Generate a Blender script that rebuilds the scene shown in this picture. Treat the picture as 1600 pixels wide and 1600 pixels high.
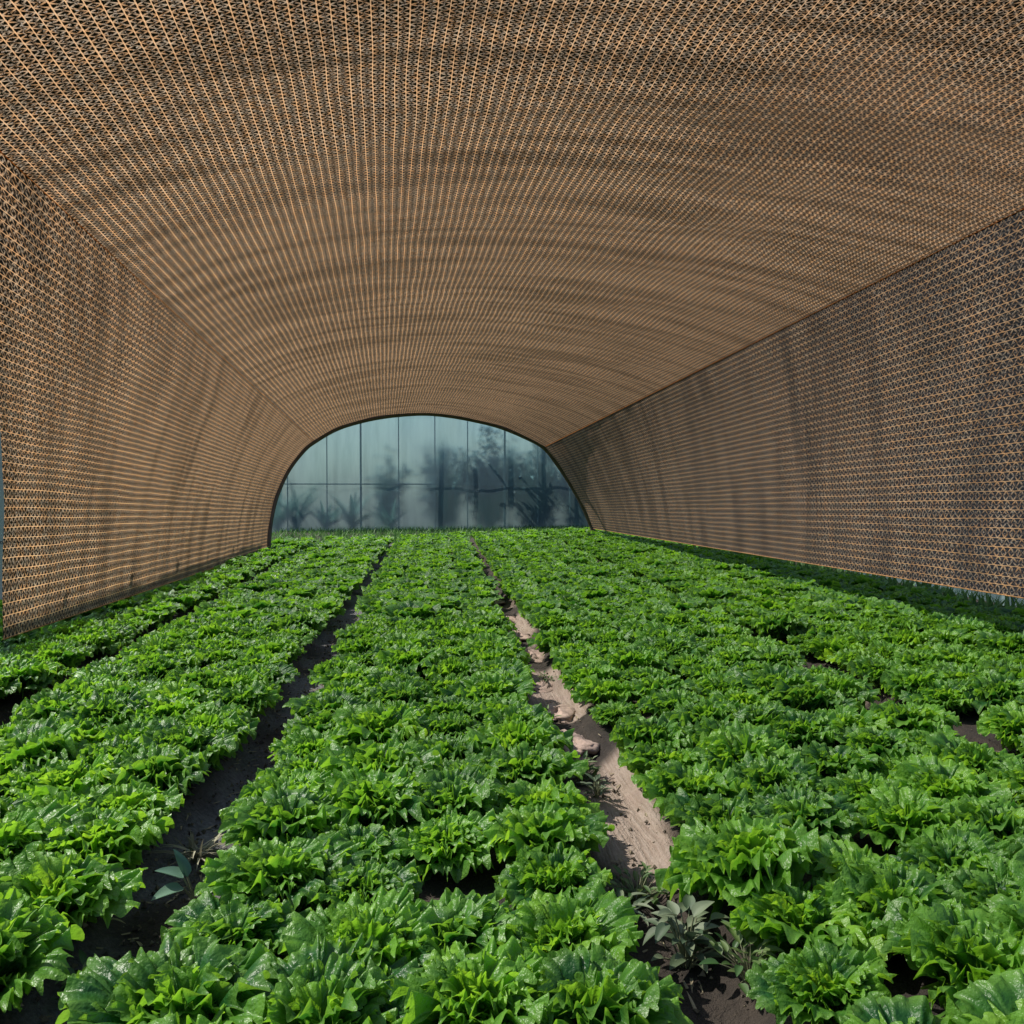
import bpy, math, random
import numpy as np
from mathutils import Vector, Matrix

for o in list(bpy.data.objects):
    bpy.data.objects.remove(o)
S = bpy.context.scene
C = S.collection
R = math.radians

# ------------------------------------------------------------------ camera
CAM_H = 1.65
F_PX = 1300.0                      # focal length in pixels of the 1600 px frame
YAW, PITCH = 5.62, 1.54            # degrees to the right, degrees down
cd = bpy.data.cameras.new('camera')
cd.sensor_width = 36.0
cd.lens = 36.0 * F_PX / 1600.0
cd.clip_start = 0.05
cd.clip_end = 2000.0
cam = bpy.data.objects.new('camera', cd)
C.objects.link(cam)
cam.location = (0, 0, CAM_H)
cam.rotation_euler = (R(90 - PITCH), 0, R(-YAW))
S.camera = cam

# ------------------------------------------------------------------ sky and sun
SUN_EL, SUN_AZ = 50.0, -72.0       # sun high on the left, a little ahead of the camera
w = bpy.data.worlds.new('World')
S.world = w
w.use_nodes = True
nt = w.node_tree
bg = nt.nodes['Background']
sky = nt.nodes.new('ShaderNodeTexSky')
sky.sky_type = 'NISHITA'
sky.sun_disc = False
sky.sun_elevation = R(SUN_EL)
sky.sun_rotation = R(SUN_AZ)
nt.links.new(sky.outputs[0], bg.inputs[0])
bg.inputs[1].default_value = 0.12
sl = bpy.data.lights.new('sun', 'SUN')
sl.energy = 5.0
sl.angle = R(0.5)
sl.color = (1.0, 0.95, 0.86)
sun = bpy.data.objects.new('sun', sl)
C.objects.link(sun)
sd = Vector((math.sin(R(SUN_AZ)) * math.cos(R(SUN_EL)), math.cos(R(SUN_AZ)) * math.cos(R(SUN_EL)), math.sin(R(SUN_EL))))
sun.rotation_euler = sd.to_track_quat('Z', 'Y').to_euler()
S.view_settings.view_transform = 'Standard'
S.view_settings.look = 'None'
S.view_settings.gamma = 1.0
S.view_settings.exposure = 0.4
S.cycles.transparent_max_bounces = 16
S.cycles.max_bounces = 8

# ------------------------------------------------------------------ helpers
rng = np.random.default_rng(7)


def mesh_of(name, verts, faces, mats=(), uv=None, attrs=None, smooth=True, mat_index=None):
    """verts n x 3, faces: list of (m x k) int arrays; uv per vertex n x 2; attrs {name: per-vertex floats}"""
    me = bpy.data.meshes.new(name)
    verts = np.asarray(verts, dtype=np.float32)
    me.vertices.add(len(verts))
    me.vertices.foreach_set('co', verts.ravel())
    faces = [np.asarray(f, dtype=np.int32) for f in faces if len(f)]
    loops = np.concatenate([f.ravel() for f in faces])
    totals = np.concatenate([np.full(len(f), f.shape[1], dtype=np.int32) for f in faces])
    starts = np.concatenate([[0], np.cumsum(totals)[:-1]]).astype(np.int32)
    me.loops.add(len(loops))
    me.loops.foreach_set('vertex_index', loops)
    me.polygons.add(len(totals))
    me.polygons.foreach_set('loop_start', starts)
    me.polygons.foreach_set('loop_total', totals)
    me.polygons.foreach_set('use_smooth', np.full(len(totals), smooth))
    if mat_index is not None:
        me.polygons.foreach_set('material_index', np.asarray(mat_index, dtype=np.int32))
    if uv is not None:
        l = me.uv_layers.new(name='UVMap')
        l.data.foreach_set('uv', np.asarray(uv, dtype=np.float32)[loops].ravel())
    for k, a in (attrs or {}).items():
        at = me.attributes.new(k, 'FLOAT', 'POINT')
        at.data.foreach_set('value', np.asarray(a, dtype=np.float32))
    for m in mats:
        me.materials.append(m)
    me.update()
    me.validate()
    return me


def obj(name, me, parent=None):
    o = bpy.data.objects.new(name, me)
    C.objects.link(o)
    if parent is not None:
        o.parent = parent
    return o


def tag(o, label=None, cat=None, group=None, kind=None):
    if label:
        o['label'] = label
    if cat:
        o['category'] = cat
    if group:
        o['group'] = group
    if kind:
        o['kind'] = kind
    return o


def empty(name, loc=(0, 0, 0)):
    o = bpy.data.objects.new(name, None)
    C.objects.link(o)
    o.location = loc
    return o


def grid_faces(nu, nv, off=0):
    i, j = np.meshgrid(np.arange(nu - 1), np.arange(nv - 1), indexing='ij')
    a = i * nv + j
    return np.stack([a, a + nv, a + nv + 1, a + 1], -1).reshape(-1, 4) + off


def tube(pts, r, n=8, radii=None):
    pts = np.asarray(pts, float)
    t = np.gradient(pts, axis=0)
    t /= np.linalg.norm(t, axis=1)[:, None] + 1e-9
    up = np.array([0.13, 0.21, 0.97])
    a = np.cross(t, up)
    a /= np.linalg.norm(a, axis=1)[:, None] + 1e-9
    b = np.cross(t, a)
    ang = np.linspace(0, 2 * math.pi, n, endpoint=False)
    rr = (np.full(len(pts), r) if radii is None else np.asarray(radii))[:, None, None]
    v = pts[:, None, :] + rr * (a[:, None, :] * np.cos(ang)[None, :, None] + b[:, None, :] * np.sin(ang)[None, :, None])
    f = []
    for i in range(len(pts) - 1):
        for k in range(n):
            f.append((i * n + k, i * n + (k + 1) % n, (i + 1) * n + (k + 1) % n, (i + 1) * n + k))
    return v.reshape(-1, 3), np.array(f)


def box(x0, x1, y0, y1, z0, z1):
    v = np.array([(x, y, z) for x in (x0, x1) for y in (y0, y1) for z in (z0, z1)], float)
    f = np.array([(0, 1, 3, 2), (4, 6, 7, 5), (0, 4, 5, 1), (2, 3, 7, 6), (0, 2, 6, 4), (1, 5, 7, 3)])
    return v, f


def join(parts):
    vs, fs, n = [], [], 0
    for v, f in parts:
        vs.append(v)
        fs.append(np.asarray(f) + n)
        n += len(v)
    return np.concatenate(vs), fs


_lat = np.random.default_rng(11).random((64, 64)) * 2 - 1


def vnoise(x, y):
    """smooth 2-D value noise"""
    x = np.asarray(x, float); y = np.asarray(y, float)
    xi = np.floor(x).astype(int); yi = np.floor(y).astype(int)
    fx = x - xi; fy = y - yi
    fx = fx * fx * (3 - 2 * fx); fy = fy * fy * (3 - 2 * fy)
    g = lambda a, b: _lat[a % 64, b % 64]
    return (g(xi, yi) * (1 - fx) + g(xi + 1, yi) * fx) * (1 - fy) + (g(xi, yi + 1) * (1 - fx) + g(xi + 1, yi + 1) * fx) * fy


class NT:
    """tiny node-tree writer"""
    def __init__(self, name):
        self.m = bpy.data.materials.new(name)
        self.m.use_nodes = True
        self.t = self.m.node_tree
        self.t.nodes.clear()
        self.out = self.t.nodes.new('ShaderNodeOutputMaterial')

    def n(self, kind, **kw):
        x = self.t.nodes.new('ShaderNode' + kind)
        for k, v in kw.items():
            setattr(x, k, v)
        return x

    def put(self, sock, v):
        if hasattr(v, 'is_output') or isinstance(v, bpy.types.NodeSocket):
            self.t.links.new(v, sock)
        elif v is not None:
            sock.default_value = v

    def math(self, op, a, b=None, c=None, clamp=False):
        x = self.n('Math', operation=op, use_clamp=clamp)
        for i, v in enumerate((a, b, c)):
            self.put(x.inputs[i], v)
        return x.outputs[0]

    def mixc(self, fac, a, b, blend='MIX'):
        x = self.n('Mix', data_type='RGBA', blend_type=blend)
        self.put(x.inputs[0], fac)
        for i, v in ((6, a), (7, b)):
            self.put(x.inputs[i], (*v, 1.0) if isinstance(v, tuple) and len(v) == 3 else v)
        return x.outputs[2]

    def ramp(self, fac, a, b, lo=0.0, hi=1.0):
        x = self.n('MapRange', interpolation_type='SMOOTHSTEP')
        self.put(x.inputs[0], fac)
        x.inputs[1].default_value, x.inputs[2].default_value = a, b
        x.inputs[3].default_value, x.inputs[4].default_value = lo, hi
        return x.outputs[0]

    def noise(self, vec, scale, detail=2.0, rough=0.5):
        x = self.n('TexNoise')
        if vec is not None:
            self.put(x.inputs['Vector'], vec)
        x.inputs['Scale'].default_value = scale
        x.inputs['Detail'].default_value = detail
        x.inputs['Roughness'].default_value = rough
        return x.outputs[0]

    def attr(self, name):
        x = self.n('Attribute', attribute_name=name)
        return x.outputs['Fac']

    def comb(self, x_, y_, z_=0.0):
        x = self.n('CombineXYZ')
        for i, v in enumerate((x_, y_, z_)):
            self.put(x.inputs[i], v)
        return x.outputs[0]

    def mixs(self, fac, a, b):
        x = self.n('MixShader')
        self.put(x.inputs[0], fac)
        self.t.links.new(a, x.inputs[1])
        self.t.links.new(b, x.inputs[2])
        return x.outputs[0]

    def bump(self, h, strength, dist):
        x = self.n('Bump')
        x.inputs['Strength'].default_value = strength
        x.inputs['Distance'].default_value = dist
        self.t.links.new(h, x.inputs['Height'])
        return x.outputs[0]

    def bsdf(self, kind, **kw):
        x = self.n(kind)
        for k, v in kw.items():
            self.put(x.inputs[k.replace('_', ' ')], (*v, 1.0) if isinstance(v, tuple) and len(v) == 3 and 'olor' in k else v)
        return x.outputs[0]

    def done(self, s):
        self.t.links.new(s, self.out.inputs[0])
        return self.m


# ------------------------------------------------------------------ materials
def mat_net(name, lo, hi):
    """knitted shade cloth: ropes of bright orange yarn along the tunnel, orange stitches leaning off both sides of each rope, dark tape in between.
    Angle-based gaps are added to let sun in: open face-on, closed aslant."""
    m = NT(name)
    uv = m.n('UVMap').outputs[0]
    sep = m.n('SeparateXYZ'); m.t.links.new(uv, sep.inputs[0])
    u, v = sep.outputs[0], sep.outputs[1]
    wob = m.math('MULTIPLY', m.math('SUBTRACT', m.noise(m.comb(m.math('MULTIPLY', u, 0.9), m.math('MULTIPLY', v, 0.06)), 1.0, 1), 0.5), 0.40)
    uu = m.math('ADD', u, wob)
    fu = m.math('FRACT', uu)
    cell = m.math('FLOOR', uu)
    xs = m.math('SUBTRACT', fu, 0.5)
    x = m.math('MULTIPLY', m.math('ABSOLUTE', xs), 2.0)             # 0 mid-cell .. 1 on the rope
    side = m.math('SIGN', xs)
    wn = m.n('TexWhiteNoise', noise_dimensions='1D'); m.t.links.new(m.math('ROUND', uu), wn.inputs['W'])
    jit = m.math('MULTIPLY', m.math('SUBTRACT', m.noise(m.comb(m.math('MULTIPLY', cell, 3.7), v), 0.8, 1), 0.5), 0.5)
    vv = m.math('ADD', m.math('ADD', v, jit), m.math('ADD', wn.outputs[0], m.math('MULTIPLY', side, 0.17)))
    fv = m.math('FRACT', vv)
    wv = m.math('MULTIPLY', m.math('ABSOLUTE', m.math('SUBTRACT', fv, 0.5)), 2.0)      # 0 at a knot
    fine = m.noise(m.comb(m.math('MULTIPLY', u, 5.0), m.math('MULTIPLY', v, 3.0)), 1.0, 2, 0.7)
    rope = m.ramp(x, 0.87, 0.95)
    arm_d = m.math('ABSOLUTE', m.math('SUBTRACT', wv, m.math('MULTIPLY', m.math('SUBTRACT', 1.0, x), 0.78)))
    arm = m.math('MULTIPLY', m.ramp(arm_d, 0.27, 0.12), m.ramp(x, 0.05, 0.6, 0.34, 1.0))
    fleck = m.math('MULTIPLY', m.ramp(fine, 0.55, 0.65), m.ramp(x, 0.8, 0.3, 0.0, 0.8))
    arm = m.math('MULTIPLY', arm, m.ramp(fine, 0.25, 0.55, 0.35, 1.0))
    rope = m.math('MULTIPLY', rope, m.ramp(wv, 0.95, 0.55, 0.55, 1.0))
    yarn = m.math('MAXIMUM', m.math('MAXIMUM', rope, m.math('MULTIPLY', arm, 0.85)), fleck, clamp=True)
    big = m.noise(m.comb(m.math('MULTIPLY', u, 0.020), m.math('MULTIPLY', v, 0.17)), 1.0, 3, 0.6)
    hue = m.noise(m.comb(m.math('MULTIPLY', u, 1.3), m.math('MULTIPLY', v, 0.6)), 1.0, 2, 0.6)
    c_yarn = m.mixc(m.ramp(hue, 0.35, 0.65), (0.60, 0.33, 0.16), (0.55, 0.40, 0.27))
    c_yarn = m.mixc(fleck, c_yarn, (0.42, 0.37, 0.32))
    c_yarn = m.mixc(m.math('MULTIPLY', rope, 0.75), c_yarn, (0.84, 0.48, 0.24))
    c_tape = m.mixc(m.ramp(fine, 0.3, 0.7), (0.004, 0.006, 0.010), (0.014, 0.018, 0.027))
    ripple_bands = m.ramp(big, 0.34, 0.60, 0.62, 1.06)  # dark bands for ripple shade and uneven stretch, put into the yarn colour
    c_yarn = m.mixc(1.0, c_yarn, ripple_bands, 'MULTIPLY')
    yb = m.bump(m.math('ADD', yarn, m.math('MULTIPLY', fine, 0.4)), 0.5, 0.01)
    d1 = m.bsdf('BsdfDiffuse', Color=c_yarn, Normal=yb)
    t1 = m.bsdf('BsdfTranslucent', Color=c_yarn)
    sy = m.mixs(0.5, d1, t1)
    st = m.bsdf('BsdfPrincipled', Base_Color=c_tape, Roughness=0.7, Specular_IOR_Level=0.15, Normal=yb)
    lw = m.n('LayerWeight'); lw.inputs['Blend'].default_value = 0.5
    cosi = m.math('SUBTRACT', 1.0, lw.outputs['Facing'])
    cosi = m.math('ADD', cosi, m.math('MULTIPLY', m.attr('far_open'), 0.20))      # extra opening added deeper in, to let more sun reach the far end
    gap = m.math('MULTIPLY', m.ramp(cosi, lo, hi), 0.95)
    cellpart = m.mixs(gap, st, m.bsdf('BsdfTransparent', Color=(1, 1, 1)))
    rope_thin = m.math('MULTIPLY', yarn, m.math('SUBTRACT', 1.0, m.math('MULTIPLY', gap, 0.45)))
    return m.done(m.mixs(rope_thin, cellpart, sy))


def mat_lettuce(name, tint=1.0):
    m = NT(name)
    uv = m.n('UVMap').outputs[0]
    sep = m.n('SeparateXYZ'); m.t.links.new(uv, sep.inputs[0])
    s, v = sep.outputs[0], sep.outputs[1]
    rnd = m.attr('rnd')
    oi = m.n('ObjectInfo').outputs['Random']
    n1 = m.noise(m.n('TexCoord').outputs['Object'], 22.0, 3, 0.6)
    k = m.math('ADD', m.math('ADD', m.math('MULTIPLY', rnd, 0.60), m.math('MULTIPLY', n1, 0.35)), m.math('MULTIPLY', m.math('SUBTRACT', oi, 0.15), 0.36))
    col = m.mixc(m.ramp(k, 0.26, 0.74), (0.020, 0.096, 0.020), (0.088, 0.240, 0.020))
    col = m.mixc(m.ramp(k, 0.66, 1.0), col, (0.19, 0.37, 0.036))
    # pleats fanning out from the midrib
    pl = m.math('MULTIPLY', m.math('SINE', m.math('ADD', m.math('MULTIPLY', v, 15.0), m.math('MULTIPLY', n1, 5.0))), m.ramp(s, 0.05, 0.5))
    rib = m.math('SUBTRACT', 1.0, m.ramp(m.math('ABSOLUTE', v), 0.0, 0.16))
    ribm = m.math('MULTIPLY', rib, m.ramp(s, 0.85, 0.2))
    col = m.mixc(m.math('MULTIPLY', ribm, 0.55), col, (0.20, 0.36, 0.10))
    col = m.mixc(m.math('MULTIPLY', m.ramp(pl, 0.4, 1.0), 0.22), col, (0.13, 0.30, 0.05))
    col = m.mixc(m.math('MULTIPLY', m.ramp(s, 0.30, 0.0), 0.6), col, (0.16, 0.28, 0.08))
    col = m.mixc(m.ramp(s, 0.82, 1.0, 0.0, 0.42), col, (0.21, 0.40, 0.06))  # yellow-green tips, with the margin's glints put into the colour
    h = m.math('ADD', m.math('MULTIPLY', pl, 0.5), m.math('MULTIPLY', m.noise(m.n('TexCoord').outputs['Object'], 48.0, 3, 0.6), 1.2))
    nb = m.bump(h, 0.8, 0.009)
    p = m.bsdf('BsdfPrincipled', Base_Color=col, Roughness=0.37, Specular_IOR_Level=0.42, Normal=nb)
    tc = m.mixc(1.0, col, (2.1, 1.9, 0.8), 'MULTIPLY')
    t = m.bsdf('BsdfTranslucent', Color=tc, Normal=nb)
    return m.done(m.mixs(0.42, p, t))


def mat_leaf(name, a, b, rough=0.5, trans=0.3):
    m = NT(name)
    n1 = m.noise(m.n('TexCoord').outputs['Object'], 9.0, 3, 0.6)
    k = m.math('ADD', m.math('MULTIPLY', m.attr('rnd'), 0.7), m.math('MULTIPLY', n1, 0.4))
    col = m.mixc(m.ramp(k, 0.2, 0.9), a, b)
    p = m.bsdf('BsdfPrincipled', Base_Color=col, Roughness=rough)
    t = m.bsdf('BsdfTranslucent', Color=col)
    return m.done(m.mixs(trans, p, t))


def mat_soil():
    m = NT('field_soil')
    co = m.n('TexCoord').outputs['Object']
    sandy = m.attr('sandy')
    shady = m.attr('shady')
    n1 = m.noise(co, 3.0, 4, 0.6)
    n2 = m.noise(co, 45.0, 4, 0.7)
    n3 = m.noise(co, 160.0, 2, 0.6)
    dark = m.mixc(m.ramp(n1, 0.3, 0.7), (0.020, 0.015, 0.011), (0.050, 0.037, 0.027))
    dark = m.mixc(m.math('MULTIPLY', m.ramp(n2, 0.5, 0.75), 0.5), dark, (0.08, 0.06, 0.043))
    shady_wet = m.mixc(m.ramp(n2, 0.3, 0.7), (0.10, 0.10, 0.105), (0.22, 0.22, 0.22))  # wet soil, greyed by the shade mixed into its colour
    col = m.mixc(shady, dark, shady_wet)
    # dry sand: long scrape marks along the furrow
    sep = m.n('SeparateXYZ'); m.t.links.new(co, sep.inputs[0])
    st = m.noise(m.comb(m.math('MULTIPLY', sep.outputs[0], 60.0), m.math('MULTIPLY', sep.outputs[1], 4.0)), 1.0, 3, 0.65)
    sand = m.mixc(m.ramp(st, 0.3, 0.7), (0.29, 0.215, 0.165), (0.43, 0.345, 0.285))
    sand = m.mixc(m.ramp(n1, 0.45, 0.7, 0.0, 0.5), sand, (0.37, 0.27, 0.225))
    col = m.mixc(sandy, col, sand)
    h = m.math('ADD', m.math('ADD', m.math('MULTIPLY', n2, 1.0), m.math('MULTIPLY', n3, 0.35)), m.math('MULTIPLY', m.math('MULTIPLY', st, sandy), 0.8))
    return m.done(m.bsdf('BsdfPrincipled', Base_Color=col, Roughness=0.9, Normal=m.bump(h, 0.9, 0.03)))


def mat_plain(name, col, rough=0.5, var=0.0, scale=12.0, metal=0.0):
    m = NT(name)
    n1 = m.noise(m.n('TexCoord').outputs['Object'], scale, 4, 0.6)
    c = m.mixc(m.ramp(n1, 0.3, 0.7), tuple(x * (1 - var) for x in col), tuple(min(1, x * (1 + var)) for x in col))
    return m.done(m.bsdf('BsdfPrincipled', Base_Color=c, Roughness=rough, Metallic=metal, Normal=m.bump(n1, 0.2, 0.01)))


def mat_film():
    """milky bluish greenhouse plastic: part of the light goes through, softened, part is scattered"""
    m = NT('milky_teal_plastic')
    co = m.n('TexCoord').outputs['Object']
    sep = m.n('SeparateXYZ'); m.t.links.new(co, sep.inputs[0])
    st = m.noise(m.comb(m.math('MULTIPLY', sep.outputs[0], 5.0), m.math('MULTIPLY', sep.outputs[1], 5.0), m.math('MULTIPLY', sep.outputs[2], 0.7)), 1.0, 3, 0.6)
    big = m.noise(co, 0.5, 2, 0.5)
    c = m.mixc(m.ramp(st, 0.3, 0.7), (0.20, 0.33, 0.34), (0.30, 0.44, 0.45))
    c = m.mixc(m.ramp(big, 0.4, 0.6, 0.0, 0.6), c, (0.26, 0.35, 0.42))
    d = m.bsdf('BsdfDiffuse', Color=c)
    t = m.bsdf('BsdfTranslucent', Color=c)
    sc = m.mixs(0.35, d, t)
    rf = m.n('BsdfRefraction'); rf.inputs['IOR'].default_value = 1.32; rf.inputs['Roughness'].default_value = 0.48
    rf.inputs['Color'].default_value = (0.50, 0.68, 0.72, 1)
    return m.done(m.mixs(m.ramp(st, 0.2, 0.8, 0.56, 0.70), sc, rf.outputs[0]))


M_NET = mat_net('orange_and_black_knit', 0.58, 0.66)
M_NETR = mat_net('orange_and_black_shut_knit', 0.80, 0.90)  # same net, gaps set nearly shut so no sky shows through
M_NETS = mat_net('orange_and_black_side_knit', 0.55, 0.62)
M_LET = mat_lettuce('lettuce_leaf')
M_SOIL = mat_soil()


def mat_cord(name, col):
    m = NT(name)
    n1 = m.noise(m.n('TexCoord').outputs['Object'], 30.0, 2, 0.6)
    c = m.mixc(m.ramp(n1, 0.35, 0.65), tuple(x * 0.5 for x in col), col)
    return m.done(m.mixs(0.5, m.bsdf('BsdfDiffuse', Color=c), m.bsdf('BsdfTranslucent', Color=c)))


M_HEM = mat_cord('orange_cord', (0.75, 0.36, 0.13))
M_HEMB = mat_cord('pale_orange_cord', (0.72, 0.42, 0.20))
M_PIPE = mat_plain('dark_brown_pipe', (0.070, 0.046, 0.046), 0.5, 0.25, 6.0)
M_POST = mat_plain('grey_blue_post', (0.13, 0.19, 0.20), 0.5, 0.15, 3.0)
M_FILM = mat_film()

# ------------------------------------------------------------------ ground
FUR = [(-2.72, 0.16), (-1.0, 0.20), (0.86, 0.16), (3.16, 0.14)]     # furrow centre lines and half-widths


def drift(x, y):
    return np.clip((np.asarray(y) - 4.0), -3, 26) * 0.008 * np.clip(np.asarray(x) + 0.9, -2.5, 2.5)


def axis(lo, hi, step, far):
    a = np.arange(lo, hi + step / 2, step)
    return np.concatenate([[-x for x in far[::-1]], a, far])


xs = np.concatenate([[-600, -150, -60, -25, -12, -8], np.arange(-5.6, 7.0, 0.04), [9, 12, 25, 60, 150, 600]])
ys = np.concatenate([[-300, -80, -20, -5, 0], np.arange(1.4, 9, 0.045), np.arange(9, 32, 0.15), [34, 40, 60, 120, 300, 900]])
X, Y = np.meshgrid(xs, ys, indexing='ij')
infield = ((X > -5.6) & (X < 7.1) & (Y > 1.3) & (Y < 32)).astype(float)
Z = 0.10 * np.ones_like(X)
sandy = np.zeros_like(X)
shady = np.zeros_like(X)
for i, (fx, hw) in enumerate(FUR):
    cx = fx + drift(fx, Y) + 0.05 * vnoise(Y * 0.9 + 7 * i, 3.3 * i)
    h2 = hw * (1 + 0.35 * vnoise(Y * 1.3 + 3 * i, 9.1 + i))
    d = np.abs(X - cx) / h2
    k = np.clip(1.6 - d, 0, 1)
    k = k * k * (3 - 2 * k)
    Z -= 0.10 * k
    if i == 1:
        shady = np.maximum(shady, k * np.clip(0.75 + vnoise(X * 5, Y * 2.5), 0, 1))  # greyer soil: wet patches, with the furrow's bluish shade put into the colour
    if i == 2:
        blob = np.clip((vnoise(X * 4 + 1.7, Y * 2.3 + 0.4) + 0.02) * 3.5, 0, 1)
        sd_ = np.clip(1.35 - np.abs(X - cx - 0.06) / (h2 * 0.95), 0, 1)
        sd_ = np.clip(sd_ * 3, 0, 1) * blob * np.clip((Y - 3.3) * 2.5, 0, 1) * np.clip((12.5 - Y) * 0.4, 0, 1)
        sandy = np.maximum(sandy, sd_)
# the broad dry tongue of sand and the bare patch further off
for bx, by, rx, ry in ((0.88, 3.85, 0.19, 0.60), (0.87, 5.15, 0.09, 0.32), (3.15, 6.25, 0.20, 0.30)):
    q = np.sqrt(((X - bx - 0.10 * (by - Y)) / rx) ** 2 + ((Y - by) / ry) ** 2) + 0.25 * vnoise(X * 7, Y * 7)
    k = np.clip((1.15 - q) * 4, 0, 1)
    sandy = np.maximum(sandy, k)
    Z += 0.035 * np.clip((1.15 - q) * 1.6, 0, 1)
Z += infield * (0.016 * vnoise(X * 6, Y * 6) + 0.011 * vnoise(X * 15, Y * 15 + 5) + 0.006 * vnoise(X * 31, Y * 31 + 9)) * (1 - 0.6 * sandy)
Z = Z * infield
vg = np.stack([X, Y, Z], -1).reshape(-1, 3)
g = obj('ground', mesh_of('ground', vg, [grid_faces(len(xs), len(ys))], [M_SOIL], attrs={'sandy': sandy.ravel(), 'shady': shady.ravel()}))
tag(g, kind='structure')


def ground_z(x, y):
    i = int(np.clip(np.searchsorted(xs, x), 1, len(xs) - 1)); j = int(np.clip(np.searchsorted(ys, y), 1, len(ys) - 1))
    return float(max(Z[i - 1, j - 1], Z[i, j]))


# ------------------------------------------------------------------ shade-net tunnel
# far hoop (metres; skewed across the field, 20 m away at one foot, 26 m at the other), Z relative to the ground
HOOP = np.array([
    (-3.81, 20.0, 0.24), (-3.80, 20.03, 0.57), (-3.76, 20.12, 0.99), (-3.66, 20.26, 1.50), (-3.42, 20.47, 2.12),
    (-3.10, 20.7, 2.60), (-2.86, 20.9, 2.84), (-2.34, 21.3, 3.20), (-1.72, 21.79, 3.45), (-1.06, 22.26, 3.62),
    (-0.21, 22.85, 3.74), (0.50, 23.3, 3.73), (1.24, 23.8, 3.65), (2.02, 24.3, 3.51), (2.84, 24.73, 3.23),
    (3.45, 25.08, 2.94), (3.90, 25.35, 2.45), (4.39, 25.6, 1.78), (4.77, 25.8, 1.16), (5.13, 26.0, 0.42)])


def resample(p, n):
    p = np.asarray(p, float)
    d = np.concatenate([[0], np.cumsum(np.linalg.norm(np.diff(p, axis=0), axis=1))])
    t = np.linspace(0, d[-1], n)
    return np.stack([np.interp(t, d, p[:, k]) for k in range(p.shape[1])], -1)


def smooth(p, n):
    """Catmull-Rom through the points, then even spacing"""
    p = np.asarray(p, float)
    q = np.concatenate([[2 * p[0] - p[1]], p, [2 * p[-1] - p[-2]]])
    out = []
    for i in range(1, len(q) - 2):
        for t in np.linspace(0, 1, 12, endpoint=False):
            a, b, c, d = q[i - 1], q[i], q[i + 1], q[i + 2]
            out.append(0.5 * (2 * b + (c - a) * t + (2 * a - 5 * b + 4 * c - d) * t * t + (3 * b - a - 3 * c + d) * t ** 3))
    out.append(p[-1])
    return resample(out, n)


tun = empty('shade_tunnel', (0.6, 12.0, 0))
tag(tun, 'long arched tunnel of knitted orange and black shade net over the lettuce field', 'shade tunnel')
INV = Matrix.Translation((-0.6, -12.0, 0))


def part(name, me):
    o = obj(name, me, tun)
    me.transform(INV)
    return o


def panel(name, far, near, lines, stitches, sag, seed=0, mat=None):
    nu, nv = 110, 260
    F = smooth(far, nu); N = smooth(near, nu)
    # closer stations near the camera
    t = np.linspace(0, 1, nv) ** 1.6
    P = N[:, None, :] + (F - N)[:, None, :] * t[None, :, None]
    du = np.gradient(P, axis=0); dv = np.gradient(P, axis=1)
    nr = np.cross(du, dv); nr /= np.linalg.norm(nr, axis=2)[..., None] + 1e-9
    uu = np.linspace(0, 1, nu)[:, None] * np.ones((1, nv))
    yy = P[..., 1]
    rip = np.sin(yy * 5.2 + 1.3 * vnoise(uu * 5 + seed, yy * 0.6) * 2 + (uu - .5) ** 2 * 5) * (0.5 + 0.5 * vnoise(uu * 4 + seed, yy * 0.8 + 3))
    rip += 0.7 * vnoise(uu * 9 + seed, yy * 2.3)
    edge = np.clip(np.minimum(uu, 1 - uu) * 12, 0, 1)
    P = P + nr * (rip * sag * edge)[..., None]
    length = np.concatenate([[0], np.cumsum(np.linalg.norm(np.diff(P[nu // 2], axis=0), axis=1))])
    wu = np.concatenate([[0], np.cumsum(np.linalg.norm(np.diff(N, axis=0), axis=1) / N[1:, 1])])
    uv = np.stack([(wu / wu[-1])[:, None] * np.ones((1, nv)) * lines, np.ones((nu, 1)) * (length / length[-1] * stitches)[None, :]], -1).reshape(-1, 2)
    me = mesh_of(name, P.reshape(-1, 3), [grid_faces(nu, nv)], [mat or M_NET], uv=uv, attrs={'far_open': np.clip((P[..., 1].ravel() - 4.5) / 7.0, 0, 1)})
    part(name, me)
    return P


roof_far = HOOP[6:16]
roof_near = [(-2.29, 1.6, 3.69), (-1.6, 1.6, 3.95), (-0.6, 1.6, 4.20), (0.6, 1.6, 4.36), (2.0, 1.6, 4.45), (3.6, 1.6, 4.48), (4.8, 1.6, 4.47), (5.67, 1.6, 4.44)]
left_far = HOOP[0:7]
left_near = [(-3.58, 7.36, 0.39), (-3.45, 7.11, 1.05), (-3.2, 6.61, 1.75), (-2.8, 5.75, 2.38), (-2.5, 5.03, 2.95), (-2.378, 4.6, 3.557)]
right_far = HOOP[19:14:-1]
right_near = [(5.25, 4.6, 0.72), (5.34, 4.6, 1.7), (5.40, 4.55, 2.7), (5.41, 4.5, 3.5), (5.395, 4.5, 4.264)]
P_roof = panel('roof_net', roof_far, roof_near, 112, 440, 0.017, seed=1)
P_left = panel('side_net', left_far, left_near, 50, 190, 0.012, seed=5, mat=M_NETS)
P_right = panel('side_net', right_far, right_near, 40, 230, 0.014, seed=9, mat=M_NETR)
for P, idx, mat, r, nm in ((P_left, -1, M_HEM, 0.004, 'seam_cord'), (P_right, -1, M_HEM, 0.011, 'seam_cord'), (P_left, 0, M_HEMB, 0.006, 'hem_cord'), (P_right, 0, M_HEMB, 0.007, 'hem_cord')):
    line = P[idx][::3]
    v, f = tube(line, r, 6)
    part(nm, mesh_of(nm, v, [f], [mat]))
hp = smooth(HOOP, 90)
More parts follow.
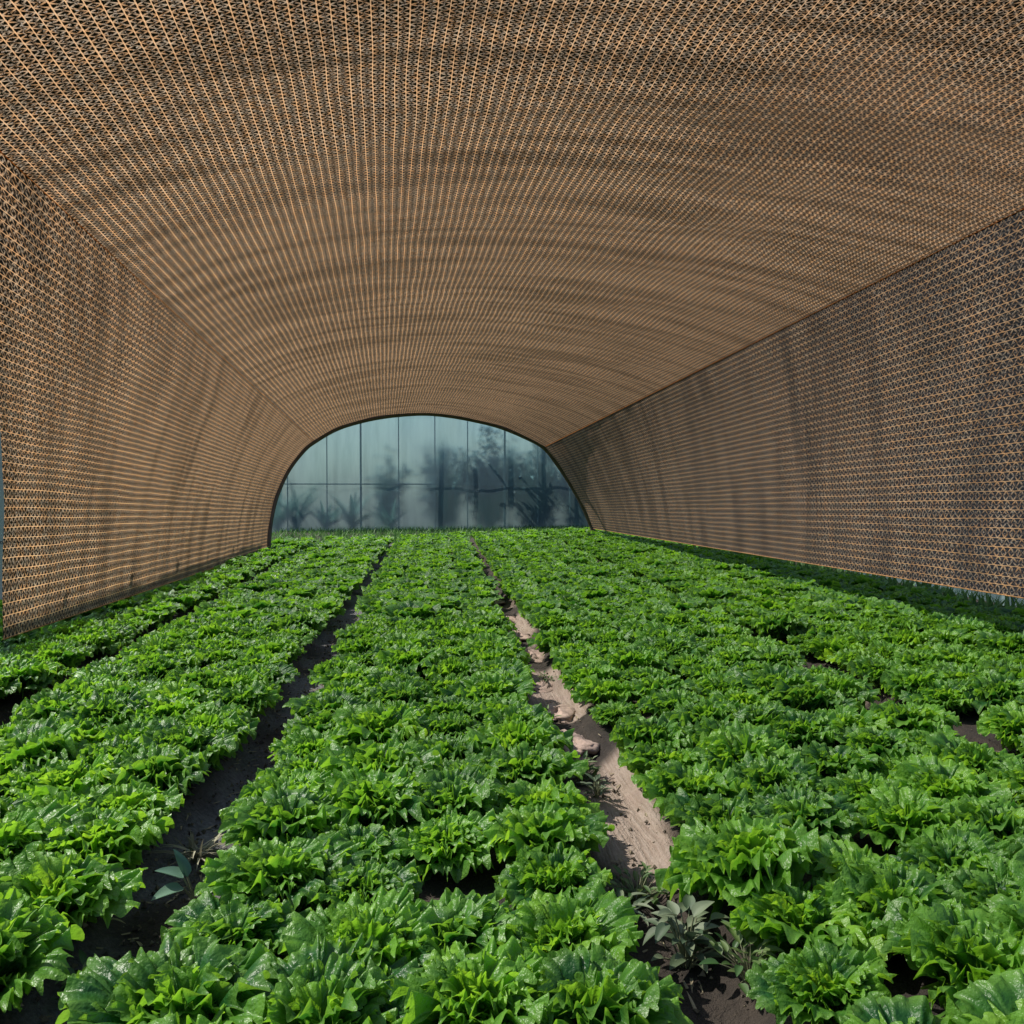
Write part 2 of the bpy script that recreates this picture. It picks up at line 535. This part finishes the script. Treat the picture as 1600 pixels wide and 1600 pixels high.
hp = np.concatenate([[(hp[0][0], hp[0][1], -0.1)], hp, [(hp[-1][0], hp[-1][1], -0.1)]])
v, f = tube(hp, 0.082, 12)
part('end_hoop', mesh_of('end_hoop', v, [f], [M_PIPE]))

# ------------------------------------------------------------------ greenhouse walls beyond the net


def greenhouse_wall(label, a, b, height, spacing, rails, off=0.0, post_w=0.036):
    a = np.array(a, float); b = np.array(b, float)
    L = np.linalg.norm(b - a)
    ang = math.atan2(b[1] - a[1], b[0] - a[0])
    w_ = empty('greenhouse_wall', (a[0], a[1], 0))
    w_.rotation_euler = (0, 0, ang)
    tag(w_, label, 'greenhouse wall')
    n = 80
    xx = np.linspace(0, L, n); zz = np.linspace(0.0, height, 12)
    XX, ZZ = np.meshgrid(xx, zz, indexing='ij')
    YY = 0.03 * vnoise(XX * 1.5, ZZ * 0.6) + 0.02 * vnoise(XX * 4, ZZ * 0.8) - 0.11
    me = mesh_of('plastic_sheet', np.stack([XX, YY, ZZ], -1).reshape(-1, 3), [grid_faces(n, 12)], [M_FILM])
    obj('plastic_sheet', me, w_)
    x = off
    i = 0
    while x < L:
        pw = post_w * (1.9 if i % 4 == 3 else 1.0)
        v, f = box(x - pw / 2, x + pw / 2, -0.03, 0.03, -0.2, height)
        obj('post', mesh_of('post', v, [f], [M_POST], smooth=False), w_)
        x += spacing * (1 + 0.08 * math.sin(i * 2.3)); i += 1
    for z in rails:
        v, f = box(0, L, -0.055, -0.032, z - 0.02, z + 0.02)
        obj('rail', mesh_of('rail', v, [f], [M_POST], smooth=False), w_)
    return w_


greenhouse_wall('milky teal plastic greenhouse wall with thin posts seen through the far arch', (-7.0, 31.6), (9.5, 33.0), 4.8, 1.36, (1.86, 4.6), off=0.35)
greenhouse_wall('bluish plastic greenhouse side wall glimpsed under the higher hanging net edge', (7.5, 3.0), (8.8, 32.6), 3.6, 1.9, (0.75, 3.4), post_w=0.07)
greenhouse_wall('pale plastic greenhouse side wall glimpsed past the cut end of the net', (-6.2, 20.0), (-5.9, 6.5), 3.6, 1.9, (0.9, 3.4), post_w=0.07, off=1.1)

# ------------------------------------------------------------------ lettuce


def lettuce_leaf(r, L, W, phi0, curl, az, nu, nv, R_, base_r, base_z, frill):
    """a round fan: veins run from the base to every point of a frilled margin"""
    s = (1 - (1 - np.linspace(0.0, 1.0, nu)) ** 1.55)[:, None]
    f = np.linspace(-2.45, 2.45, nv)[None, :]
    ph = R_.random(8) * 6.28
    w1, w2, w3 = 5.0 + 2 * R_.random(), 10.0 + 3 * R_.random(), 17.0 + 4 * R_.random()
    ser = 1 + frill * s ** 7 * (0.035 * (0.6 - np.abs(np.sin(f * 8.5 + ph[0] + np.sin(f * 2 + ph[5])))) + 0.026 * np.sin(f * 31 + ph[4]) + 0.035 * np.sin(f * 7.3 + ph[1]) + 0.04 * np.sin(f * 3 + ph[2]))
    x = s * ser * W / 2 * np.sin(f) * (0.55 + 0.45 * s)
    y = s * ser * L * (0.52 + 0.48 * np.cos(f))
    top = 0.35 + 0.65 * (0.5 + 0.5 * np.cos(f))
    edge = s ** 2.4
    z = (0.10 + 0.28 * R_.random()) * x ** 2 / (W / 2)
    mod = 0.6 + 0.4 * np.sin(f * 2.1 + ph[7])
    z = z + frill * (s ** 2.2 * 0.011 * np.sin(f * w1 + ph[3]) + s ** 5 * 0.009 * np.sin(f * w2 + ph[4] + 1.2 * s) + mod * s ** 7 * 0.019 * np.sin(f * w3 + ph[5] + 1.3 * np.sin(f * 2.3 + ph[6]) + 2 * s) + s ** 10 * 0.009 * np.sin(f * 31 + ph[1] + np.sin(f * 3.1 + ph[0])))
    z = z - 0.026 * frill * s ** 7
    z = z + frill * np.sin(s * 9 + ph[6]) * np.sin(f * 6 + ph[7]) * 0.004 * s
    z = z + 0.0022 * np.sin(f * 17 + ph[0]) * s ** 1.2 * (1 - 0.5 * s)
    x = x + frill * edge * 0.010 * np.sin(f * w1 * 1.3 + ph[2]) * np.cos(f)
    y = y + frill * edge * 0.008 * np.sin(f * w2 + ph[6]) * top
    sl_ = np.linspace(0, 1.4, 50)
    aa = phi0 - curl * sl_ ** 1.5
    cr = np.concatenate([[0], np.cumsum(np.cos(aa[:-1]) * np.diff(sl_))]) * L
    cz = np.concatenate([[0], np.cumsum(np.sin(aa[:-1]) * np.diff(sl_))]) * L
    ss = np.clip(y / L, 0, 1.4)
    an = phi0 - curl * ss ** 1.5
    rad = np.interp(ss, sl_, cr) + z * (-np.sin(an)) + base_r
    zz = np.interp(ss, sl_, cz) + z * np.cos(an) + base_z
    lat = x + 0.3 * (ph[0] / 6.28 - 0.5) * y
    px = rad * math.cos(az) - lat * math.sin(az)
    py = rad * math.sin(az) + lat * math.cos(az)
    P = np.stack([px, py, np.maximum(zz, 0.012 + 0.01 * R_.random())], -1).reshape(-1, 3)
    uv = np.stack([s * np.ones_like(f), f * np.ones_like(s)], -1).reshape(-1, 2)
    return P, uv


def lettuce_arrays(seed, n_leaf, nu, nv, size=1.0):
    R_ = np.random.default_rng(seed)
    V, F, UV, RN = [], [], [], []
    off = 0
    for i in range(n_leaf):
        r = (i + 0.5) / n_leaf
        az = i * 2.39996 + R_.normal(0, 0.16)
        L = size * (0.125 + 0.105 * r ** 0.9) * (1 + R_.normal(0, 0.07))
        W = L * (1.10 + 0.30 * R_.random())
        phi0 = R(88 - 42 * r ** 1.2 + R_.normal(0, 4))
        curl = R(8 + 34 * r + R_.normal(0, 9))
        fr = (0.8 + 0.5 * R_.random()) * (0.75 + 0.4 * r)
        P, uv = lettuce_leaf(r, L, W, phi0, curl, az, nu, nv, R_, size * (0.004 + 0.04 * r), size * (0.050 - 0.03 * r), fr)
        V.append(P); UV.append(uv)
        F.append(grid_faces(nu, nv, off)); off += nu * nv
        RN.append(np.full(nu * nv, np.clip(0.60 - 0.25 * r + R_.normal(0, 0.26), 0, 1)))
    return np.concatenate(V), np.concatenate(F), np.concatenate(UV), np.concatenate(RN)


HEADS = []
for k in range(8):
    V, Fc, UV, RN = lettuce_arrays(100 + k, 20 + (k % 3) * 2, 15, 160)
    HEADS.append(mesh_of('lettuce', V, [Fc], [M_LET], uv=UV, attrs={'rnd': RN}))

# rows: x at 4 m, and how a person would point to the row
ROWS = []
OV, DK, SA, BR = 'the overgrown furrow', 'the dark furrow', 'the sandy furrow', 'the broken furrow'
for i, x in enumerate((-3.09, -3.45, -3.82, -4.22, -4.6)):
    ROWS.append((x, ['first', 'second', 'third', 'fourth', 'fifth'][i] + ' row outside ' + OV))
for i, x in enumerate((-2.36, -2.02, -1.68, -1.34)):
    ROWS.append((x, ['first row between overgrown and dark furrows', 'second row inside ' + OV, 'second row outside ' + DK, 'first row outside ' + DK][i]))
for i, x in enumerate((-0.61, -0.25, 0.11, 0.47)):
    ROWS.append((x, ['middle bed row edging ' + DK, 'middle bed second row from ' + DK, 'middle bed second row from ' + SA, 'middle bed row edging ' + SA][i]))
for i, x in enumerate((1.21, 1.63, 2.06, 2.46, 2.84)):
    ROWS.append((x, ['wide bed row edging ' + SA, 'wide bed second row from ' + SA, 'middle row of the wide bed', 'wide bed second row from ' + BR, 'wide bed row edging ' + BR][i]))
for i, x in enumerate((3.48, 3.88, 4.28, 4.68, 5.08, 5.48, 5.88, 6.28)):
    ROWS.append((x, ['first', 'second', 'third', 'fourth', 'fifth', 'sixth', 'seventh', 'eighth'][i] + ' row past ' + BR))

ONES = ['', 'first', 'second', 'third', 'fourth', 'fifth', 'sixth', 'seventh', 'eighth', 'ninth', 'tenth', 'eleventh', 'twelfth', 'thirteenth', 'fourteenth', 'fifteenth',
        'sixteenth', 'seventeenth', 'eighteenth', 'nineteenth', 'twentieth']


def ordinal(n):
    if n <= 20:
        return ONES[n]
    t = {2: 'twenty', 3: 'thirty', 4: 'forty', 5: 'fifty', 6: 'sixty'}[n // 10]
    return t + '-' + ONES[n % 10] if n % 10 else t[:-1] + 'ieth'


# bare places in the beds: x, y, radius
GAPS = [(1.42, 5.0, 0.24), (3.15, 6.25, 0.33), (1.62, 3.15, 0.10), (2.9, 5.2, 0.16), (0.05, 3.05, 0.08), (3.4, 4.9, 0.2)]
cm = cam.matrix_basis.copy()
cm = Matrix.Translation(cam.location) @ cam.rotation_euler.to_matrix().to_4x4()
ci = cm.inverted()


def pix(p):
    q = ci @ Vector(p)
    if q.z > -0.1:
        return None
    return (800 + F_PX * q.x / -q.z, 800 - F_PX * q.y / -q.z, -q.z)


# the beds close over the furrows further from the camera
EDGE = {-1.34: 0.05, -0.61: -0.07, 0.47: 0.12, 1.21: -0.06, -2.36: -0.06, -3.09: 0.06}
plants = []
prng = np.random.default_rng(23)
for ri, (x0, _) in enumerate(ROWS):
    y = 1.75 + 0.2 * prng.random()
    yend = 21.6 + np.clip((x0 + 4) / 9.5, -0.1, 1.1) * 6.4 + 1.2
    while y < yend:
        x = x0 + float(drift(x0, y)) + prng.normal(0, 0.035) + EDGE.get(round(x0, 2), 0.0) * min(1.0, max(0.0, (y - 7.5) / 5.0))
        yj = y + prng.normal(0, 0.03)
        y += 0.385 * (1 + 0.05 * prng.normal())
        if x < -4.55 - 0.02 * yj * 0:
            pass
        if any((x - gx) ** 2 + (yj - gy) ** 2 < gr * gr for gx, gy, gr in GAPS):
            continue
        sc = float(np.clip(1.17 + prng.normal(0, 0.12), 0.84, 1.42))
        p = pix((x, yj, 0.25))
        vis = p is not None and -110 < p[0] < 1710 and p[1] < 1800
        plants.append([ri, x, yj, sc, prng.random() * 6.283, vis, p[2] if p else 99])
cand = sorted([p for p in plants if p[5]], key=lambda p: p[6])
near_set = set(id(p) for p in cand[:298])
used = set()
count = {}
for p in plants:
    ri, x, y, sc, rz, vis, dist = p
    if id(p) not in near_set:
        continue
    q = pix((x, y, 0.16))
    inside = q is not None and 0 <= q[0] <= 1600 and q[1] <= 1650
    count[ri] = count.get(ri, 0) + 1
    k = int(prng.integers(len(HEADS)))
    o = bpy.data.objects.new('lettuce', HEADS[k])
    C.objects.link(o)
    o.location = (x, y, ground_z(x, y) - 0.015)
    o.rotation_euler = (prng.normal(0, 0.07), prng.normal(0, 0.07), rz)
    o.scale = (sc, sc, sc * (1 + prng.normal(0, 0.06)))
    tag(o, 'frilly green lettuce, ' + ordinal(count[ri]) + ' from the near end, ' + ROWS[ri][1], 'lettuce', 'lettuces growing in rows on the beds')

# the rest of the field, one mass
LOW = [lettuce_arrays(300 + k, 14, 6, 24, 1.05) for k in range(6)]
VV, FF, UU, RR, off = [], [], [], [], 0
for p in plants:
    if id(p) in near_set:
        continue
    ri, x, y, sc, rz, vis, dist = p
    if not vis:
        if y < 3 or (dist > 90):
            continue
        q = pix((x, y, 0.25))
        if q is None or q[0] < -500 or q[0] > 2100:
            continue
    V, Fc, UV, RN = LOW[int(prng.integers(len(LOW)))]
    c_, s_ = math.cos(rz), math.sin(rz)
    V2 = np.stack([V[:, 0] * c_ - V[:, 1] * s_, V[:, 0] * s_ + V[:, 1] * c_, V[:, 2]], -1) * sc + np.array([x, y, ground_z(x, y) - 0.015])
    VV.append(V2); FF.append(Fc + off); UU.append(UV); RR.append(np.clip(RN + prng.normal(0, 0.08), 0, 1)); off += len(V)
far = obj('lettuce_crop', mesh_of('lettuce_crop', np.concatenate(VV), [np.concatenate(FF)], [M_LET], uv=np.concatenate(UU), attrs={'rnd': np.concatenate(RR)}))
tag(far, 'unbroken mass of frilly green lettuce filling the far beds up to the arch', 'lettuce crop', kind='stuff')

# ------------------------------------------------------------------ weeds, clods, seedling


def blade(L, W, nu=7, nv=5, droop=0.5, cup=0.25, shape='ovate', fold=0.0):
    """a leaf along +X rising from the origin; returns n x 3 in its own frame"""
    s = np.linspace(0, 1, nu)[:, None]; v = np.linspace(-1, 1, nv)[None, :]
    if shape == 'ovate':
        wd = np.sin(np.pi * s ** 0.75) ** 0.8 * 0.98 + 0.02
    elif shape == 'strap':
        wd = (1 - s ** 2.2) * 0.9 + 0.04
    else:
        wd = np.sin(np.pi * np.clip(s, 0, 1) ** 0.6) ** 0.7 + 0.02
    x = L * s * np.ones_like(v)
    y = W / 2 * wd * v
    z = cup * W * v ** 2 * wd - droop * L * s ** 2
    return np.stack([x, y, z * np.ones_like(x)], -1).reshape(-1, 3), grid_faces(nu, nv)


def rot(P, pitch, az):
    c, s = math.cos(pitch), math.sin(pitch)
    x, y, z = P[:, 0], P[:, 1], P[:, 2]
    x2, z2 = x * c - z * s, x * s + z * c
    c, s = math.cos(az), math.sin(az)
    return np.stack([x2 * c - y * s, x2 * s + y * c, z2], -1)


def weed(name, loc, leaves, stems, mat_l, mat_s, label, cat, seed, group=None):
    """leaves: (n, L, W, radius, height, droop, shape)"""
    R_ = np.random.default_rng(seed)
    root = empty(name, loc)
    tag(root, label, cat, group)
    parts, rn, sp = [], [], []
    n, L, W, rad, hgt, droop, shape = leaves
    for i in range(n):
        az = i * 2.4 + R_.normal(0, 0.3)
        t = R_.random()
        rr = rad * (0.15 + 0.85 * R_.random()); hh = hgt * (0.15 + 0.85 * t)
        b = np.array([rr * math.cos(az) * 0.6, rr * math.sin(az) * 0.6, hh])
        l = L * (0.6 + 0.6 * R_.random())
        P, f = blade(l, W * l / L, droop=droop, shape=shape)
        P = rot(P, R(R_.normal(25, 18)), az + R_.normal(0, 0.5)) + b
        parts.append((P, f)); rn.append(np.full(len(P), R_.random()))
        q = np.array([(0.1 * b[0], 0.1 * b[1], -0.02), (b[0] * 0.5, b[1] * 0.5, hh * 0.6), tuple(b)])
        sp.append(tube(resample(q, 5), stems, 5))
    v, f = join(parts)
    obj('foliage', mesh_of('foliage', v, f, [mat_l], attrs={'rnd': np.concatenate(rn)}), root)
    v, f = join(sp)
    obj('stems', mesh_of('stems', v, f, [mat_s]), root)
    return root


M_WEED = mat_leaf('dusty_weed_leaf', (0.06, 0.10, 0.05), (0.17, 0.21, 0.12), 0.6, 0.2)
M_WEEDG = mat_leaf('green_weed_leaf', (0.045, 0.11, 0.03), (0.15, 0.22, 0.07), 0.5, 0.3)
M_BLUE = mat_leaf('blue_green_seedling_leaf', (0.06, 0.17, 0.10), (0.16, 0.27, 0.19), 0.4, 0.3)
M_STEM = mat_plain('pale_stem', (0.16, 0.17, 0.09), 0.7, 0.3)
M_STRAW = mat_leaf('dry_straw', (0.16, 0.15, 0.09), (0.36, 0.34, 0.24), 0.8, 0.1)
M_CLOD = mat_plain('dry_pink_tan_earth', (0.36, 0.265, 0.215), 0.95, 0.3, 25.0)


def at(x, y, loc_z=None):
    return (x, y, ground_z(x, y) if loc_z is None else loc_z)


weed('broadleaf_weed', at(0.87, 2.74), (44, 0.078, 0.046, 0.16, 0.17, 0.35, 'ovate'), 0.003, M_WEED, M_STEM, 'dusty grey-green broadleaf weed at the near end of the sandy furrow', 'weed', 1)
weed('trailing_weed', at(0.82, 3.22), (70, 0.055, 0.022, 0.22, 0.10, 0.2, 'ovate'), 0.002, M_WEEDG, M_STEM, 'low tangled small-leaved weed just below the broad dry sand patch', 'weed', 2)
weed('trailing_weed', at(0.70, 3.0), (36, 0.06, 0.022, 0.17, 0.07, 0.3, 'strap'), 0.002, M_WEED, M_STEM, 'sparse dark weed sprawling on shaded soil beside the broadleaf weed', 'weed', 3)
weed('trailing_weed', at(0.84, 4.62), (60, 0.06, 0.024, 0.14, 0.14, 0.2, 'ovate'), 0.002, M_WEEDG, M_STEM, 'small pale-tipped weed clump across the sandy furrow above the sand patch', 'weed', 4)
weed('trailing_weed', at(1.02, 2.55), (50, 0.06, 0.03, 0.18, 0.10, 0.2, 'ovate'), 0.002, M_WEEDG, M_STEM, 'dark low weed at the bottom edge under the broadleaf weed', 'weed', 6)
weed('dry_grass_tuft', at(-1.03, 3.75), (46, 0.16, 0.012, 0.12, 0.05, 0.35, 'strap'), 0.0015, M_STRAW, M_STRAW, 'bleached tangle of dry grass lying in the dark furrow', 'dry grass', 5)
# the lone smooth-leaved seedling
sr = empty('cabbage_seedling', at(-0.90, 3.28))
tag(sr, 'smooth blue-green seedling with three spoon leaves beside the dark furrow', 'seedling')
for az, pit, L_, W_, b0 in ((185, 28, 0.11, 0.075, 0.16), (215, 5, 0.12, 0.085, 0.13), (150, 62, 0.12, 0.05, 0.15)):
    P, f = blade(L_, W_, 9, 7, 0.15, 0.2, 'spoon')
    P = rot(P, R(pit), R(az))
    c0 = np.array([0.05 * math.cos(R(az)), 0.05 * math.sin(R(az)), b0])
    lf = obj('leaf', mesh_of('leaf', P + c0, [f], [M_BLUE], attrs={'rnd': np.full(len(P), 0.5 + 0.2 * math.sin(az))}), sr)
    v, f = tube(resample([(0, 0, 0), c0 * np.array([0.4, 0.4, 0.6]), c0 + np.array([0, 0, 0.002])], 6), 0.004, 6)
    obj('stalk', mesh_of('stalk', v, [f], [M_STEM]), sr)


def clod(x, y, r, seed, label):
    bpy_m = []
    R_ = np.random.default_rng(seed)
    nu, nv = 22, 30
    th = np.linspace(0.02, math.pi - 0.02, nu)[:, None]; ph = np.linspace(0, 2 * math.pi, nv)[None, :]
    d = 1 + 0.45 * vnoise(np.cos(ph) * 2 + 3 + seed, np.sin(ph) * 2 + np.cos(th) * 2) + 0.22 * vnoise(np.cos(ph) * 6 + seed, np.sin(ph) * 6 + th * 4)
    P = np.stack([r * d * np.sin(th) * np.cos(ph), 1.6 * r * d * np.sin(th) * np.sin(ph), 0.36 * r * d * np.cos(th) * np.ones_like(ph)], -1).reshape(-1, 3)
    o = obj('earth_clod', mesh_of('earth_clod', P, [grid_faces(nu, nv)[:, ::-1]], [M_CLOD]))
    o.location = (x, y, ground_z(x, y) + r * 0.02)
    o.rotation_euler = (0, 0, R_.random() * 0.8 - 0.4)
    tag(o, label, 'earth clod', 'dry earth clods in the sandy furrow')


for i, (px, py, r) in enumerate(((895, 1168, 0.13), (873, 1112, 0.12), (851, 1068, 0.11), (829, 1022, 0.13), (808, 992, 0.15), (790, 965, 0.14), (773, 938, 0.14))):
    yy = 1.6 * F_PX / (py - 765.0)
    xx = (px - 672.0) / F_PX * yy
    clod(xx, yy, r, i + 1, 'dry pink-tan earth clod in the sandy furrow, ' + ordinal(i + 1) + ' going up from the weed clump')

for i, (x, y, lab) in enumerate(((0.80, 5.75, 'tiny green weed between the clods, low in the sandy furrow'), (0.98, 6.9, 'tiny green weed half way along the row of clods'),
                                 (0.86, 4.25, 'thin weed at the shaded edge of the broad sand patch'), (-1.12, 2.75, 'sparse weed on the dark soil at the near end of the dark furrow'),
                                 (-0.86, 4.5, 'small weed on the damp grey soil of the dark furrow'))):
    weed('small_weed', at(x, y), (26, 0.06, 0.022, 0.11, 0.09, 0.25, 'ovate'), 0.002, M_WEEDG if i != 2 else M_WEED, M_STEM, lab, 'weed', 20 + i)
# crumbs of earth, straw bits and dead leaves strewn along the furrows
cr_ = np.random.default_rng(77)
V_, F_, RN_, off = [], [], [], 0
for k in range(5200):
    fx, hw = FUR[int(cr_.choice(4, p=[0.25, 0.48, 0.10, 0.17]))]
    y = 2.2 + 8.5 * cr_.random() ** 1.7
    x = fx + float(drift(fx, y)) + cr_.normal(0, hw * 0.85)
    r = 0.004 + 0.013 * cr_.random() ** 2.5
    if k % 7 == 0:
        P, f = blade(0.03 + 0.06 * cr_.random(), 0.012, 4, 3, droop=0.3 * cr_.random(), shape='strap')
        P = rot(P, 0.2 * cr_.random(), cr_.random() * 6.28)
        t = 0.75 + 0.25 * cr_.random()
    else:
        P = np.array([(1, 0, 0), (-.6, .8, 0), (-.6, -.8, 0), (0.1, 0, .9), (0, 0, -.6)]) * r * (0.7 + 0.6 * cr_.random((5, 1)))
        P = rot(P, 0.3, cr_.random() * 6.28)
        f = np.array([(0, 1, 3, 3), (1, 2, 3, 3), (2, 0, 3, 3), (0, 2, 4, 4)])[:, :3]
        f = np.concatenate([f, [(1, 0, 4), (2, 1, 4)]])
        t = 0.6 * cr_.random()
    V_.append(P + np.array([x, y, ground_z(x, y) + 0.002])); F_.append(np.asarray(f) + off); off += len(P); RN_.append(np.full(len(P), t))
M_LITTER = mat_leaf('earth_crumbs_and_straw', (0.045, 0.034, 0.026), (0.30, 0.25, 0.16), 0.9, 0.05)
lt = obj('soil_litter', mesh_of('soil_litter', np.concatenate(V_), [np.concatenate([f for f in F_ if f.shape[1] == 3]), np.concatenate([f for f in F_ if f.shape[1] == 4])], [M_LITTER], attrs={'rnd': np.concatenate(RN_)}, smooth=False))
tag(lt, 'crumbs of earth and bits of straw strewn along the furrows', 'soil litter', kind='stuff')

# ------------------------------------------------------------------ plants behind the greenhouse plastic
M_FARL = mat_leaf('blue_green_far_leaf', (0.045, 0.12, 0.10), (0.20, 0.34, 0.28), 0.5, 0.25)
M_FARS = mat_leaf('dark_shrub_leaf', (0.025, 0.060, 0.066), (0.26, 0.38, 0.37), 0.5, 0.25)
M_BARK = mat_plain('dark_bark', (0.05, 0.045, 0.05), 0.9, 0.3)


def strap_plant(loc, n, L, W, label, seed):
    R_ = np.random.default_rng(seed)
    root = empty('tall_strap_plant', loc)
    tag(root, label, 'plant', 'tall strap-leaved plants by the far plastic wall')
    parts, rn = [], []
    for i in range(n):
        l = L * (0.6 + 0.5 * R_.random())
        P, f = blade(l, W * (0.7 + 0.6 * R_.random()), 10, 5, droop=0.25 + 0.35 * R_.random(), cup=0.35, shape='strap')
        P = rot(P, R(72 + R_.normal(0, 9)), i * 2.4 + R_.normal(0, 0.4))
        parts.append((P, f)); rn.append(np.full(len(P), R_.random()))
    v, f = join(parts)
    obj('foliage', mesh_of('foliage', v, f, [M_FARL], attrs={'rnd': np.concatenate(rn)}), root)
    v, f = tube([(0, 0, -0.05), (0, 0, 0.1), (0.01, 0, 0.25)], 0.06, 8)
    obj('stem', mesh_of('stem', v, [f], [M_BARK]), root)


def shrub(loc, h, rad, n, label, seed):
    R_ = np.random.default_rng(seed)
    root = empty('shrub', loc)
    tag(root, label, 'shrub', 'leafy shrubs by the far plastic wall')
    limbs, tips = [], []
    for i in range(9):
        az = R_.random() * 6.28
        rr = rad * (0.25 + 0.7 * R_.random()); hh = h * (0.45 + 0.5 * R_.random())
        e = np.array([rr * math.cos(az), rr * math.sin(az), hh])
        q = np.array([(0, 0, -0.1), (0.25 * e[0], 0.25 * e[1], 0.45 * hh), tuple(e)])
        q = resample(q, 8)
        limbs.append(tube(q, 0.02, 5, radii=np.linspace(0.045, 0.010, 8)))
        for t in np.linspace(0.35, 1.0, 6):
            tips.append((q[int(t * 7)], t))
    parts, rn = [], []
    for k in range(n):
        c, t = tips[int(R_.integers(len(tips)))]
        b = c + R_.normal(0, 0.16, 3) * np.array([1, 1, 0.9]) * rad
        if b[2] < 0.05:
            continue
        l = 0.30 * (0.6 + 0.8 * R_.random())
        P, f = blade(l, l * 0.36, 5, 3, droop=0.3, shape='ovate')
        P = rot(P, R(R_.normal(10, 40)), R_.random() * 6.28) + b
        parts.append((P, f)); rn.append(np.full(len(P), R_.random()))
    v, f = join(parts)
    obj('crown', mesh_of('crown', v, f, [M_FARS], attrs={'rnd': np.concatenate(rn)}), root)
    v, f = join(limbs)
    obj('trunk', mesh_of('trunk', v, f, [M_BARK]), root)


def back(px, Yw):
    return ((px - 672.0) / F_PX * Yw, Yw, 0.0)


for i, (px, Yw, n, L, lab) in enumerate(((440, 33.2, 22, 2.6, 'pale strap-leaved plant right beside the low foot of the hoop'),
                                        (470, 33.4, 18, 2.1, 'arching strap-leaved plant second along from the low hoop foot'),
                                        (512, 33.2, 18, 1.6, 'short strap-leaved plant under the crossing of rail and slim post'),
                                        (552, 33.4, 20, 1.8, 'spreading strap-leaved plant beside the thickest wall post'),
                                        (610, 33.1, 14, 1.6, 'thin strap-leaved plant at the foot of the tall shrub'))):
    strap_plant(back(px, Yw), n, L, 0.22, lab, 50 + i)
for i, (px, Yw, h, rad, n, lab) in enumerate(((606, 34.3, 3.5, 0.9, 900, 'slender leaning shrub with sparse leaves next to the thickest wall post'),
                                             (690, 34.5, 3.5, 1.4, 2200, 'broad blue-green shrub at the middle of the far wall'),
                                             (760, 34.2, 4.1, 1.7, 3000, 'tallest dense shrub behind the far plastic wall'),
                                             (835, 34.4, 4.1, 1.8, 3000, 'darkest dense shrub towards the high foot of the hoop'),
                                             (905, 34.2, 2.8, 1.3, 1800, 'low dark shrub right behind the high foot of the hoop'))):
    shrub(back(px, Yw), h, rad, n, lab, 70 + i)

# rough grass between the field and the wall
gr = np.random.default_rng(5)
ng = 14000
gx = gr.uniform(-5.5, 8.0, ng); gy0 = 23.6 + np.clip((gx + 4) / 9.5, -0.1, 1.1) * 6.4
gy = gy0 + gr.random(ng) * (33.6 - gy0)
side = np.arange(ng) > 9000
gx = np.where(side, gr.uniform(6.55, 7.4, ng) + 0.04 * np.maximum(0, gy0 - 40), gx)
gy = np.where(side, gr.uniform(4.0, 30.0, ng), gy)
gh = (0.10 + 0.20 * gr.random(ng)) * np.where(side, 1.3, 1.0); ga = gr.random(ng) * 6.28; gw = 0.014 + 0.014 * gr.random(ng)
dx, dy = np.cos(ga), np.sin(ga)
lean = gr.normal(0, 0.10, (ng, 2))
b0 = np.stack([gx - dx * gw, gy - dy * gw, np.zeros(ng) - 0.02], -1); b1 = np.stack([gx + dx * gw, gy + dy * gw, np.zeros(ng) - 0.02], -1)
m0 = np.stack([gx - dx * gw * .7 + lean[:, 0] * .4, gy - dy * gw * .7 + lean[:, 1] * .4, gh * .6], -1); m1 = np.stack([gx + dx * gw * .7 + lean[:, 0] * .4, gy + dy * gw * .7 + lean[:, 1] * .4, gh * .6], -1)
tp = np.stack([gx + lean[:, 0], gy + lean[:, 1], gh], -1)
vv = np.stack([b0, b1, m1, m0, tp], 1).reshape(-1, 3)
k5 = np.arange(ng)[:, None] * 5
M_GRASS = mat_leaf('rough_grass', (0.06, 0.16, 0.03), (0.13, 0.27, 0.06), 0.6, 0.35)
go = obj('grass', mesh_of('grass', vv, [k5 + np.array([[0, 1, 2, 3]]), k5 + np.array([[3, 2, 4]])], [M_GRASS], attrs={'rnd': np.repeat(gr.random(ng), 5)}))
tag(go, 'rough light green grass between the lettuce and the plastic wall', 'grass', kind='stuff')
